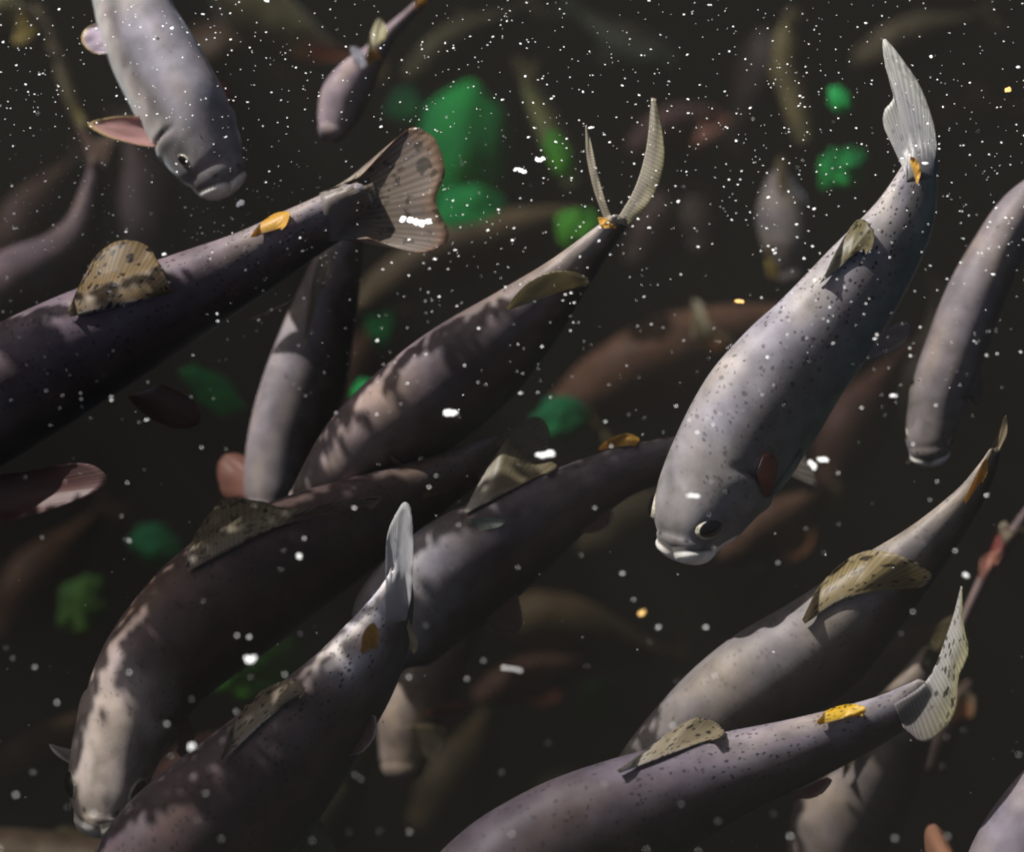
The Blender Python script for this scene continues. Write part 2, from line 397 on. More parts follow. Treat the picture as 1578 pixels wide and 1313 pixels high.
# --- A: large sharp fish at right
trout('large sharply focused trout at right, heading down left, eye and white jaw visible',
    [(1058,832,47),(1066,808,64),(1080,780,74),(1118,718,87),(1170,635,94),(1215,573,88),(1262,518,79),(1326,436,68),(1388,345,50),(1419,262,28),(1424,238,21)],
    .02, .035, 62, 40, cap=.62, eu=.075, ea=58, er=23, tint=(.255,.238,.235), lowc=(.12,.15,.135), belly=(.09, .11, .085), fins=[
    D('tail_fin', [(1443,243),(1403,250)], [(1444,225),(1436,180),(1412,122),(1364,60),(1364,100),(1377,148),(1362,172),(1366,205),(1399,245)], (.42,.42,.42), tip=(.55,.55,.5), spots=.25),
    D('dorsal_fin', [(1262,438),(1292,415),(1330,372)], [(1270,425),(1292,380),(1322,338),(1345,352),(1346,378),(1334,392)], (.14,.12,.06), edge=(.65,.62,.5), ew=.4, spots=.9, lb=.002, lr=.02),
    D('adipose_fin', [(1412,282),(1402,250)], [(1414,284),(1419,262),(1412,245),(1403,240)], YE, lb=.003, lr=.012, spots=.5, rag=0),
    D('anal_fin', [(1325,560),(1372,500)], [(1340,556),(1385,538),(1404,510),(1396,494),(1378,496)], (.2,.17,.17), hug=False),
    D('pectoral_fin', [(1166,728),(1176,702)], [(1168,740),(1182,768),(1192,752),(1199,722),(1192,702),(1180,698)], RED, lb=.002, lr=.008, t0=.2, tip=(.2,.07,.055)),
    D('pelvic_fin', [(1195,720),(1232,690)], [(1196,728),(1184,766),(1200,758),(1228,722),(1240,695)], (.26,.32,.26), hug=False, lr=.01),
    ])
# --- B: top left
trout('grey trout at top left with its head down and pink pectoral fin spread',
    [(333,262,45),(322,243,57),(293,190,67),(250,110,67),(217,48,62),(197,-10,55),(180,-80,45),(165,-160,20)],
    .16, .2, 112, 112, cap=.8, lowc=(.42,.42,.4), tint=(.23,.215,.22), spots=.15, eu=.12, ea=64, fins=[
    D('pectoral_fin', [(236,186),(240,222)], [(236,182),(200,178),(160,182),(136,192),(165,210),(210,222),(240,226)], PK, rimc=(.6,.45,.2), hug=False, lr=.01),
    D('pelvic_fin', [(163,35),(168,78)], [(160,32),(134,42),(126,62),(142,80),(168,82)], (.6,.5,.6), rimc=(.75,.6,.3), hug=False),
    D('pectoral_fin', [(325,130),(348,170)], [(328,122),(345,128),(355,145),(350,168)], RED, hug=False, lr=-.02),
    ])
# --- C: long fish upper left, head out of frame
trout('long dark trout at left, broad spotted tail, head cut off by the frame',
    [(-260,760,50),(-170,715,85),(-60,640,98),(50,578,93),(160,518,82),(270,464,68),(380,408,51),(460,362,42),(530,325,36),(560,318,36)],
    .13, .08, 60, 52, lit_tints=[(0,(.42,.38,.37)),(.33,(.38,.34,.33)),(.385,(.14,.105,.11)),(.7,(.13,.1,.105)),(.85,(.2,.17,.165)),(1,(.27,.235,.22))], tint=(.12,.095,.11), spots=.8, belly=(.05,.04,.035), eyes=True, fins=[
    D('tail_fin', [(545,285),(560,360)], [(556,272),(590,235),(632,197),(668,212),(686,262),(672,310),(692,362),(668,388),(620,384),(566,365)], (.21,.17,.13), tip=(.27,.22,.19), spots=.6, edge=(.4,.36,.28), ew=.1, lr=.015, rimc=(.32,.2,.13)),
    D('dorsal_fin', [(108,488),(160,478),(262,452)], [(104,480),(122,440),(150,392),(186,370),(226,378),(246,408),(262,440),(266,450)], (.2,.14,.07), edge=(.5,.42,.3), ew=.1, spots=1, lb=.003, lr=.02),
    D('adipose_fin', [(388,366),(432,352)], [(386,364),(400,345),(425,328),(446,327),(442,345),(434,354)], YE, lb=.004, lr=.015, rag=0),
    D('pelvic_fin', [(200,610),(250,592)], [(196,612),(225,640),(268,660),(303,655),(308,632),(290,612),(255,594)], (.19,.10,.08), hug=False, lr=-.03),
    D('pectoral_fin', [(-30,735),(-20,800)], [(-30,730),(30,728),(95,716),(140,716),(165,736),(150,756),(110,775),(50,795),(-10,808)], (.2,.1,.09), tip=(.22,.13,.12), edge=(.4,.4,.42), ew=.1, t0=.6, hug=False, lr=.03, rag=.5),
    D('anal_fin', [(385,492),(405,482)], [(383,495),(400,488),(425,474),(452,460),(440,470),(408,486)], (.45,.35,.25), hug=False),
    ])
# --- D: vertical fish behind C's tail
trout('blurred trout hanging nearly vertical under the broad spotted tail, pale stripe down its left side',
    [(418,778,36),(424,745,48),(445,670,60),(470,590,62),(492,510,54),(515,430,42),(535,360,30),(545,300,18)],
    .33, .36, 50, 45, tint=(.34,.30,.29), spots=0, head=False, eyes=False, fins=[
    D('pectoral_fin', [(378,770),(385,715)], [(375,772),(345,765),(335,725),(345,702),(370,700),(388,712)], (.36,.17,.13), hug=False, lr=-.03),
    D('dorsal_fin', [(470,530),(496,440)], [(468,540),(474,480),(486,410),(500,388),(510,405),(500,450)], (.5,.46,.36), lb=.01, lr=.03),
    ])
# --- E: centre fish with thin curved forked tail
trout('middle trout swimming down left, light bands across its head, thin forked tail',
    [(462,770,20),(500,742,42),(560,692,66),(640,632,80),(730,560,78),(810,490,58),(875,425,36),(928,368,21),(955,340,14)],
    .16, .06, 50, 48, cap=.7, lit_tints=[(0,(.36,.30,.27)),(.3,(.30,.23,.2)),(.55,(.09,.07,.07)),(.75,(.16,.13,.12)),(1,(.3,.27,.24))], tint=(.2,.2,.2), spots=.1, belly=(.06,.05,.045), head=False, eyes=False, fins=[
    D('tail_fin', [(932,340),(915,292),(904,240),(902,194)], [(946,345),(927,290),(915,238),(904,192)], (.36,.32,.24), tip=(.5,.45,.34), blade=1, rag=.3),
    D('tail_fin', [(948,342),(978,290),(996,228),(1004,150)], [(966,348),(1004,306),(1024,242),(1011,152)], (.42,.38,.3), tip=(.3,.27,.16), blade=1, rag=1, t0=.3),
    D('dorsal_fin', [(782,478),(830,462),(885,440)], [(780,474),(808,440),(845,420),(880,418),(905,428),(905,440),(888,443)], (.3,.25,.12), edge=(.42,.38,.2), rimc=(.4,.35,.18), lb=.004, lr=.02),
    D('adipose_fin', [(930,352),(948,352)], [(926,350),(922,335),(938,338),(950,350)], YE, lb=.01, lr=.02, rag=0),
    D('pectoral_fin', [(600,700),(640,730)], [(600,735),(592,760),(620,765),(648,750),(642,728)], (.12,.03,.025), lr=-.01),
    ])
# --- F: big lower left fish with lit head
trout('big dark trout at lower left with sunlit mottled head turned down to the bottom edge',
    [(160,1262,44),(165,1225,60),(175,1170,66),(200,1105,76),(245,1025,86),(318,950,98),(400,890,98),(490,840,84),(590,790,62),(680,742,40),(735,712,30),(765,698,26)],
    .05, .16, 82, 55, cap=.55, lit_tints=[(0,(.62,.53,.45)),(.2,(.55,.46,.39)),(.34,(.16,.11,.09)),(.6,(.075,.05,.045)),(.85,(.12,.09,.075)),(1,(.25,.2,.17))], tint=(.3,.3,.3), spots=.6, belly=(.07,.05,.04), eu=.075, ea=60, er=26, fins=[
    D('tail_fin', [(750,690),(775,725)], [(745,690),(785,662),(825,642),(846,660),(846,690),(858,712),(835,722),(800,735),(775,728)], (.27,.23,.18), edge=(.45,.42,.35), ew=.15, spots=.2, lr=.01),
    D('dorsal_fin', [(290,882),(350,850),(440,808),(560,782)], [(286,872),(300,825),(332,780),(352,768),(400,772),(450,785),(520,772),(590,765),(575,785)], (.2,.17,.11), edge=(.3,.27,.2), ew=.2, spots=.8, lb=.004, lr=.02),
    D('pectoral_fin', [(118,1162),(112,1180)], [(118,1158),(95,1152),(76,1148),(88,1165),(108,1178)], (.75,.72,.7), hug=False, lr=.02, rag=0),
    D('pectoral_fin', [(262,1085),(275,1150)], [(262,1080),(285,1100),(300,1140),(290,1175),(272,1160)], (.15,.05,.04), hug=False),
    D('adipose_fin', [(650,770),(672,762)], [(648,768),(655,755),(672,750),(680,760)], (.2,.15,.08), lb=.01, lr=.02, rag=0),
    ])
# --- G: lower centre fish, tail up
trout('spotted dark purple trout at bottom left of centre with pale tail raised straight up',
    [(170,1480,60),(215,1410,100),(285,1325,118),(360,1250,112),(430,1178,98),(492,1108,80),(542,1048,66),(577,992,53),(602,940,36),(613,905,24),(617,888,18)],
    -.02, -.03, 60, 46, lit_tints=[(0,(.10,.07,.075)),(.5,(.085,.06,.062)),(.72,(.12,.095,.09)),(.82,(.5,.47,.47)),(1,(.6,.57,.55))], tint=(.3,.3,.3), spots=1.0, belly=(.05,.045,.04), fins=[
    D('tail_fin', [(598,935),(632,930)], [(596,925),(594,870),(598,820),(614,785),(624,774),(633,785),(637,830),(636,890),(633,925)], (.5,.5,.52), tip=(.62,.62,.62), spots=.15, lr=.01),
    D('dorsal_fin', [(340,1176),(400,1120),(458,1068)], [(342,1165),(362,1112),(400,1068),(440,1048),(462,1050),(470,1066),(462,1076)], (.25,.21,.15), spots=1, lb=.004, lr=.02, rag=4),
    D('adipose_fin', [(558,1010),(580,1000)], [(556,1004),(560,975),(575,960),(584,975),(582,998)], YE, lb=.006, lr=.02, rag=0, spots=.4),
    D('anal_fin', [(530,1165),(568,1105)], [(535,1166),(560,1158),(578,1135),(580,1108),(572,1102)], (.22,.12,.12), rimc=(.7,.7,.72), hug=False, lr=.01),
    D('pelvic_fin', [(425,1275),(470,1230)], [(420,1300),(440,1330),(520,1330),(500,1275),(475,1232)], (.09,.11,.08), hug=False, lr=-.03),
    D('tail_lobe', [(625,960),(634,995)], [(630,955),(644,990),(638,1008),(630,998)], (.45,.4,.25), hug=False, rag=0),
    ])
# --- H: centre right fish
trout('grey trout in the centre whose tail runs behind the big sharp fish, yellow adipose fin',
    [(585,1000,50),(605,975,74),(650,928,84),(715,878,86),(800,822,72),(880,770,52),(960,728,38),(1050,705,32),(1120,690,24),(1160,680,18)],
    .12, .14, 65, 45, lit_tints=[(0,(.36,.33,.33)),(.2,(.3,.28,.28)),(.38,(.10,.085,.09)),(.7,(.13,.11,.12)),(1,(.22,.19,.19))], tint=(.3,.3,.3), spots=.5, belly=(.10,.09,.08), head=False, eyes=False, fins=[
    D('tail_fin', [(1155,664),(1160,698)], [(1155,660),(1200,630),(1250,610),(1235,680),(1260,750),(1200,720),(1160,700)], GR, hug=False, lr=-.02),
    D('dorsal_fin', [(718,792),(770,765),(840,728)], [(714,790),(738,745),(765,700),(784,676),(794,690),(820,715),(850,712),(858,720),(842,732)], (.25,.21,.12), edge=(.72,.68,.6), ew=.42, lb=.003, lr=.02, spots=.2),
    D('adipose_fin', [(925,694),(975,686)], [(922,690),(940,676),(965,668),(985,676),(978,688)], YE, lb=.006, lr=.014, rag=0),
    D('pelvic_fin', [(735,945),(790,900)], [(738,948),(765,970),(795,975),(805,955),(795,900)], (.2,.11,.10), hug=False, lr=.0),
    D('anal_fin', [(875,815),(925,785)], [(880,822),(915,822),(938,812),(946,790),(932,784)], (.17,.06,.05), rimc=(.4,.42,.38), hug=False),
    D('pectoral_fin', [(725,803),(735,812)], [(724,800),(750,798),(778,802),(770,812),(740,818)], (.4,.48,.4), lb=.02, lr=.03, rag=0),
    ])
# --- I: right edge fish
trout('smooth brownish grey trout at the right edge, blunt head pointing down',
    [(1432,690,32),(1433,670,38),(1449,605,45),(1472,540,47),(1500,465,46),(1533,395,41),(1572,330,36),(1612,285,26),(1640,262,18)],
    .2, .2, 85, 80, cap=.8, tint=(.22,.19,.18), spots=.1, eu=.08, ea=70, fins=[
    D('tail_fin', [(1632,250),(1650,280)], [(1630,248),(1660,200),(1700,180),(1690,240),(1720,290),(1680,290),(1652,282)], GR, hug=False),
    D('pectoral_fin', [(1492,600),(1500,565)], [(1490,605),(1505,625),(1515,595),(1510,568)], (.22,.22,.24), hug=False, lr=-.02),
    ])
# --- J: lower right, dorsal fin yellow olive
trout('grey trout at lower right behind the front one, with large olive spotted dorsal fin',
    [(970,1260,50),(1010,1205,66),(1085,1130,78),(1170,1062,86),(1258,1000,80),(1345,920,62),(1425,845,40),(1490,772,23),(1520,725,15),(1533,696,9)],
    .13, .03, 60, 52, tint=(.25,.225,.2), spots=.45, belly=(.09,.08,.07), head=False, eyes=False, fins=[
    D('dorsal_fin', [(1240,962),(1300,925),(1385,905)], [(1236,955),(1262,905),(1305,862),(1350,848),(1400,862),(1435,885),(1420,905),(1388,906)], (.32,.25,.12), edge=(.55,.46,.28), ew=.15, rimc=(.4,.33,.2), spots=.85, lb=.004, lr=.025),
    D('adipose_fin', [(1488,778),(1512,742)], [(1486,770),(1505,730),(1520,705),(1522,725),(1514,745)], YE, lb=.006, lr=.015, rag=0),
    D('tail_fin', [(1525,702),(1538,692)], [(1524,700),(1536,672),(1550,640),(1552,668),(1541,694)], (.25,.2,.12), hug=False),
    D('pelvic_fin', [(1370,925),(1400,905)], [(1368,930),(1385,942),(1392,935),(1402,908)], (.3,.32,.26), hug=False),
    ])
# --- K: front fish lower right
trout('sharply focused speckled trout at the bottom right with black and yellow adipose fin',
    [(640,1500,60),(700,1440,95),(790,1370,112),(880,1310,108),(970,1262,94),(1050,1225,78),(1135,1192,64),(1220,1163,52),(1300,1133,42),(1365,1105,33),(1410,1078,26),(1425,1066,22)],
    -.02, -.03, 55, 42, lit_tints=[(0,(.07,.055,.06)),(.4,(.075,.06,.066)),(.56,(.15,.125,.14)),(.7,(.27,.235,.245)),(1,(.29,.265,.26))], tint=(.19,.15,.17), spots=1.0, belly=(.05,.05,.045), fins=[
    D('tail_fin', [(1378,1086),(1430,1046),(1464,965),(1481,903)], [(1392,1122),(1424,1144),(1458,1122),(1474,1088),(1477,1048),(1492,1005),(1484,955),(1483,905)], (.5,.49,.46), tip=(.33,.31,.17), t0=.12, spots=.9, lr=.01, blade=1, tb=1),
    D('dorsal_fin', [(955,1192),(1020,1168),(1095,1138)], [(950,1188),(990,1160),(1030,1130),(1068,1108),(1100,1112),(1116,1130),(1098,1142)], (.3,.25,.16), edge=(.6,.56,.5), ew=.45, spots=.9, lb=.003, lr=.02, rag=3),
    D('adipose_fin', [(1262,1118),(1325,1102)], [(1258,1112),(1275,1095),(1305,1086),(1330,1088),(1334,1096),(1328,1104)], (.85,.55,.03), lb=.006, lr=.014, rag=0, spots=.9),
    D('pelvic_fin', [(1215,1222),(1270,1200)], [(1212,1225),(1240,1232),(1265,1225),(1282,1205),(1275,1198)], (.14,.04,.045), hug=False),
    ])
# --- L: corner fish
trout('pale lilac trout cut off by the bottom right corner',
    [(1530,1500,50),(1550,1440,80),(1585,1350,95),(1625,1270,88),(1665,1190,65),(1700,1120,40),(1725,1060,22)],
    .04, .04, 55, 40, tint=(.24,.21,.225), spots=.1, belly=(.03,.03,.03), head=False, eyes=False, fins=[
    D('tail_fin', [(1712,1050),(1735,1065)], [(1710,1048),(1730,990),(1760,960),(1770,1020),(1800,1060),(1738,1068)], GR, hug=False),
    D('pectoral_fin', [(1480,1330),(1460,1400)], [(1480,1330),(1460,1290),(1440,1270),(1425,1278),(1428,1330),(1440,1390),(1460,1402)], (.5,.26,.16), hug=False, lr=-.1),
    ])
# --- M: below K
trout('blurred brown trout showing below the speckled front fish at bottom right',
    [(1262,1360,50),(1278,1325,68),(1305,1265,80),(1340,1200,76),(1380,1130,58),(1410,1070,38),(1440,1010,20)],
    .34, .36, 70, 60, lowc=(.12,.1,.08), tint=(.36,.3,.25), spots=0, head=False, eyes=False, fins=[
    D('dorsal_fin', [(1300,1200),(1345,1130)], [(1298,1200),(1305,1150),(1340,1115),(1350,1130)], OL, lb=.01, lr=.02),
    D('tail_fin', [(1430,1002),(1448,1015)], [(1428,1000),(1450,960),(1480,950),(1470,990),(1482,1040),(1450,1018)], OL, hug=False),
    D('pectoral_fin', [(1300,1330),(1330,1350)], [(1300,1340),(1320,1380),(1345,1370)], RED, hug=False),
    ])
# --- N: small top centre fish
trout('blurred small pinkish grey trout near the top edge left of centre, tail up right',
    [(512,200,22),(518,182,30),(530,152,37),(552,118,31),(574,88,19),(600,52,12),(636,16,8),(668,-16,6)],
    .34, .4, 75, 60, tint=(.3,.24,.24), spots=0, head=False, eyes=False, fins=[
    D('dorsal_fin', [(566,92),(588,62)], [(564,88),(572,50),(584,28),(596,44),(592,62)], (.45,.42,.25), lb=.01, lr=.03, rag=0),
    D('adipose_fin', [(640,14),(655,2)], [(638,12),(642,-2),(656,-4),(658,8)], YE, lb=.01, lr=.02, rag=0),
    D('tail_fin', [(664,-20),(674,-12)], [(660,-22),(680,-60),(700,-70),(695,-40),(712,-20),(676,-10)], OL, hug=False),
    D('pelvic_fin', [(572,100),(580,92)], [(568,98),(566,82),(580,76),(588,90)], YE, lb=.01, lr=.02, rag=0),
    D('pectoral_fin', [(545,95),(562,110)], [(545,92),(540,72),(556,76),(566,100)], (.3,.3,.35), lb=.01, lr=.02, rag=0),
    ])
# --- blurred deep fish
def deep(label, st, s, tint, fins=(), phi=65, dark=1, flat=.62):
    s *= 2.0
    return trout(label, st, s, s+.04, phi, phi-8, tint=tint, spots=0, belly=mix(tint, (.25,.2,.16), .3), head=False, eyes=False, fins=fins, dark=dark, flat=flat, lowc=tuple(q*.4 for q in tint))
deep('far blurred greenish trout at the top edge, red fin low on its side',
    [(350,-60,30),(370,-20,48),(405,25,50),(450,62,44),(490,84,30),(530,98,16),(560,108,8)], .62, (.38,.34,.17), [
    D('pelvic_fin', [(450,78),(490,98)], [(448,82),(470,88),(510,92),(545,84),(520,72),(470,66)], (.6,.2,.12), lb=.03, lr=.05, hug=False),
    D('tail_fin', [(556,102),(562,114)], [(556,98),(590,85),(600,110),(585,130),(562,118)], OL, hug=False),
    D('dorsal_fin', [(430,110),(490,105)], [(420,95),(430,112),(470,112),(505,100),(490,90)], (.5,.42,.14), hug=False)])
deep('reddish brown blurred trout passing under the big sharp fish, right of centre',
    [(870,628,30),(925,602,55),(1010,572,76),(1090,545,70),(1170,520,50),(1240,500,26)], .55, (.24,.13,.08), [
    D('tail_fin', [(1255,485),(1262,512)], [(1252,482),(1290,450),(1320,440),(1310,490),(1330,540),(1264,516)], OL, hug=False),
    D('dorsal_fin', [(1062,520),(1110,530)], [(1070,520),(1066,490),(1068,462),(1082,470),(1095,500),(1125,518),(1122,532)], (.85,.8,.62), lb=.10, lr=.16),
    D('adipose_fin', [(1095,545),(1118,540)], [(1090,545),(1098,525),(1125,525),(1130,540)], (.8,.5,.25), lb=.12, lr=.15, rag=0),
    D('pelvic_fin', [(905,650),(930,665)], [(903,652),(900,625),(898,610),(915,640),(938,672),(930,680)], (.5,.38,.15), lb=.05, lr=.06, hug=False)])
deep('blurred grey oval trout upper right, left of the sharp fish tail, yellow lower tip',
    [(1222,425,22),(1218,405,34),(1216,370,43),(1210,330,42),(1206,298,30),(1205,272,16)], .42, (.27,.24,.22), [
    D('pectoral_fin', [(1190,375),(1192,405)], [(1188,372),(1180,395),(1184,425),(1198,428),(1198,405)], (.55,.42,.13), lb=.03, lr=.04),
    D('tail_fin', [(1198,275),(1212,275)], [(1198,272),(1195,250),(1205,240),(1216,255),(1213,274)], OL, hug=False, lr=-.05)], phi=80)
deep('far blurred slender olive trout upper right with tail at the top',
    [(1242,215,14),(1236,190,20),(1226,150,22),(1216,110,24),(1216,75,26),(1220,45,18),(1224,28,10)], .6, (.3,.26,.12), [
    D('tail_fin', [(1214,32),(1232,32)], [(1212,34),(1208,20),(1222,8),(1236,20),(1234,34)], OL, hug=False),
    D('dorsal_fin', [(1196,95),(1198,130)], [(1196,90),(1188,95),(1186,115),(1196,134)], (.4,.33,.1), hug=False)], phi=60)
deep('faint blurred red trout at upper right of centre, bright salmon pink fin',
    [(985,225,22),(1005,215,34),(1045,198,36),(1085,190,26),(1110,186,16)], .7, (.22,.13,.12), [
    D('pectoral_fin', [(1070,215),(1080,180)], [(1068,225),(1100,208),(1125,186),(1112,172),(1082,176)], (.62,.27,.19), lb=.06, lr=.08, hug=False)])
deep('blurred trout below centre with a white lit head and pale fin',
    [(622,1180,34),(624,1160,40),(634,1110,50),(658,1050,50),(690,1000,40),(722,960,26),(748,930,14)], .25, (.5,.4,.3), [
    D('pectoral_fin', [(628,1122),(640,1118)], [(626,1122),(632,1118),(680,1118),(686,1128),(668,1172),(655,1165)], (.9,.82,.6), lb=.02, lr=.03, rag=0),
    D('pelvic_fin', [(660,1095),(705,1080)], [(655,1098),(690,1105),(725,1090),(712,1078)], (.28,.07,.05), lb=.03, lr=.04),
    D('tail_fin', [(742,925),(754,935)], [(740,922),(760,890),(785,885),(780,915),(792,945),(756,938)], OL, hug=False, lr=-.06)])
deep('very dim trout at far left above the long dark one, dull lilac',
    [(-60,520,50),(-20,480,66),(40,440,62),(95,400,46),(130,350,30),(145,290,18),(150,250,10)], .36, (.2,.15,.16), [
    D('tail_fin', [(142,250),(158,250)], [(140,248),(125,215),(120,190),(150,215),(185,195),(176,225),(160,252)], (.3,.2,.15), hug=False),
    D('pelvic_fin', [(5,500),(40,490)], [(0,505),(15,518),(45,512),(48,492)], (.4,.35,.2), hug=False)])
deep('faint dull red trout below the jaw of the big sharp fish',
    [(1120,850,22),(1145,838,36),(1190,815,42),(1235,790,30),(1265,770,16)], .5, (.24,.14,.09), [
    D('tail_fin', [(1262,762),(1270,778)], [(1260,760),(1285,745),(1300,750),(1292,770),(1300,790),(1270,780)], OL, hug=False),
    D('pelvic_fin', [(1205,848),(1235,825)], [(1200,850),(1222,862),(1248,845),(1255,815),(1240,815)], (.5,.22,.1), hug=False, lr=.03)])
deep('dim brown trout with orange fin tip near the front fish tail',
    [(1425,1180,20),(1440,1150,28),(1460,1110,26),(1482,1080,20),(1496,1060,12)], .3, (.2,.14,.11), [
    D('pectoral_fin', [(1470,1115),(1496,1108)], [(1468,1112),(1470,1085),(1484,1066),(1500,1072),(1502,1095),(1492,1112)], (.62,.33,.16), tip=(.45,.36,.25), lb=.03, lr=.05, hug=False)])
deep('thin pink edged trout seen edge on at the right edge beside the raised tail',
    [(1470,985,5),(1482,960,7),(1500,925,8),(1520,885,9),(1545,848,10),(1575,805,10),(1600,770,8)], .2, (.3,.22,.2), [
    D('pectoral_fin', [(1512,895),(1530,872)], [(1508,888),(1512,862),(1530,850),(1545,850),(1536,870)], (.7,.33,.24), lb=.01, lr=.02, rag=0),
    D('dorsal_fin', [(1548,840),(1572,815)], [(1546,838),(1540,812),(1550,804),(1560,818),(1580,812),(1578,825)], (.6,.5,.36), lb=.01, lr=.02, rag=0),
    D('pelvic_fin', [(1528,868),(1545,845)], [(1526,870),(1528,845),(1540,822),(1552,832),(1548,848)], (.35,.08,.07), lb=.005, lr=.0, rag=0)])
deep('dim brown trout across the bottom left corner under the mottled head',
    [(260,1320,20),(225,1318,26),(160,1318,30),(80,1312,30),(0,1302,26),(-60,1295,16)], .28, (.22,.17,.1), [
    D('dorsal_fin', [(80,1290),(140,1292)], [(78,1292),(95,1275),(130,1278),(150,1292)], OL, hug=False)])
deep('dim olive trout at lower left below the green patch, mostly in shadow',
    [(-40,1250,30),(0,1215,42),(60,1170,44),(120,1130,30),(170,1095,14)], .55, (.16,.1,.06), [
    D('tail_fin', [(165,1088),(175,1102)], [(163,1086),(190,1060),(205,1065),(200,1090),(215,1115),(176,1106)], OL, hug=False)])
deep('far blurred olive slender trout right of the big green patch, slanting down',
    [(884,282,14),(876,258,20),(860,225,22),(842,185,20),(825,150,16),(812,120,9)], .6, (.24,.27,.1), [
    D('tail_fin', [(806,122),(820,118)], [(804,124),(790,100),(800,85),(815,98),(832,90),(822,118)], OL, hug=False)])
deep('dim brown trout below the big green patch, behind the tail fin',
    [(560,470,20),(600,440,34),(680,400,44),(770,372,46),(850,350,32),(900,335,16)], .6, (.22,.17,.1), [
    D('tail_fin', [(896,326),(902,344)], [(895,324),(920,300),(940,300),(930,330),(945,360),(902,346)], OL, hug=False)])
deep('yellowish blurred trout cut off by the top left corner',
    [(-50,10,30),(-20,25,42),(15,35,38),(45,45,24),(62,52,12)], .5, (.33,.3,.14), [
    D('pectoral_fin', [(20,60),(30,20)], [(22,66),(42,64),(55,48),(48,25),(30,16)], (.6,.48,.14), lb=.04, lr=.05, hug=False)])
deep('narrow dim trout at upper left with yellow fin beside the pink finned fish',
    [(135,205,6),(124,185,9),(112,150,12),(95,100,14),(75,50,14),(60,10,10)], .5, (.2,.17,.1), [
    D('pelvic_fin', [(105,145),(122,190)], [(104,142),(116,160),(130,180),(128,200),(120,198)], (.42,.36,.1), lb=.02, lr=.03, hug=False)])
deep('dim brown trout with salmon fin in the dark below centre right',
    [(740,1075,16),(770,1062,28),(820,1045,34),(870,1035,24),(900,1025,12)], .6, (.2,.1,.07), [
    D('pelvic_fin', [(800,1075),(850,1060)], [(798,1078),(830,1088),(865,1072),(852,1058)], (.4,.12,.07), hug=False, lr=.04)])

rd = random.Random(21)
for bx, by, ang, ln, wd_, s_, tn in [(300,80,200,150,30,.55,(.2,.14,.09)),(720,60,30,200,26,.6,(.16,.15,.08)),(960,60,150,170,24,.65,(.1,.13,.09)),(1420,60,20,190,30,.6,(.2,.17,.1)),
        (1030,330,60,170,30,.6,(.18,.13,.11)),(1160,130,250,150,26,.65,(.17,.14,.13)),(560,560,70,150,30,.6,(.18,.1,.07)),(1010,800,20,220,38,.55,(.16,.13,.07)),(900,980,-15,260,40,.5,(.22,.16,.08)),
        (1120,930,40,200,34,.6,(.18,.14,.08)),(720,1180,60,220,40,.55,(.2,.15,.08)),(860,1240,20,240,38,.6,(.13,.13,.07)),(80,880,50,230,42,.6,(.2,.11,.07)),(330,1180,35,220,38,.45,(.2,.1,.08)),
        (1330,640,60,220,38,.55,(.24,.13,.1)),(1440,560,80,200,32,.6,(.14,.12,.09)),(1400,1010,30,200,32,.55,(.2,.13,.1)),(230,300,100,220,36,.55,(.16,.12,.13)),(60,330,60,200,40,.6,(.2,.13,.11)),
        (1500,180,10,160,28,.65,(.2,.15,.1)),(1260,1000,15,180,30,.6,(.2,.13,.09)),(520,1240,60,190,34,.4,(.13,.14,.08)),(1080,300,100,160,26,.6,(.2,.16,.13)),(700,560,30,200,30,.7,(.12,.14,.08))]:
    a = R(ang); cx, sy = math.cos(a), -math.sin(a); bend = rd.uniform(-14, 14); wd_ *= 1.3; s_ += .12; pts = []
    for k_ in range(8):
        t_ = k_/7; q_ = (t_-.5)*ln; o_ = bend*(4*(t_-.5)**2)
        pts.append((bx+cx*q_-sy*o_, by+sy*q_+cx*o_, wd_*(.55, .88, 1, 1, .85, .6, .38, .22)[k_]))
    ex, ey = pts[-1][:2]; hx, hy = cx*34, sy*34; px_, py_ = -sy*30, cx*30
    deep('very faint fish, a dull brown or olive blur deep in the dark water', pts, s_, tn, [
        D('tail_fin', [(ex-px_*.25, ey-py_*.25), (ex+px_*.25, ey+py_*.25)], [(ex-px_*.25, ey-py_*.25), (ex+hx-px_, ey+hy-py_), (ex+hx*.7, ey+hy*.7), (ex+hx+px_, ey+hy+py_), (ex+px_*.25, ey+py_*.25)], tn, rag=0),
        D('dorsal_fin', [(bx-cx*14-px_*.7, by-sy*14-py_*.7), (bx+cx*22-px_*.6, by+sy*22-py_*.6)], [(bx-cx*14-px_*.7, by-sy*14-py_*.7), (bx+cx*8-px_*1.6, by+sy*8-py_*1.6), (bx+cx*26-px_*1.2, by+sy*26-py_*1.2), (bx+cx*22-px_*.6, by+sy*22-py_*.6)], tn, hug=False, rag=0)])

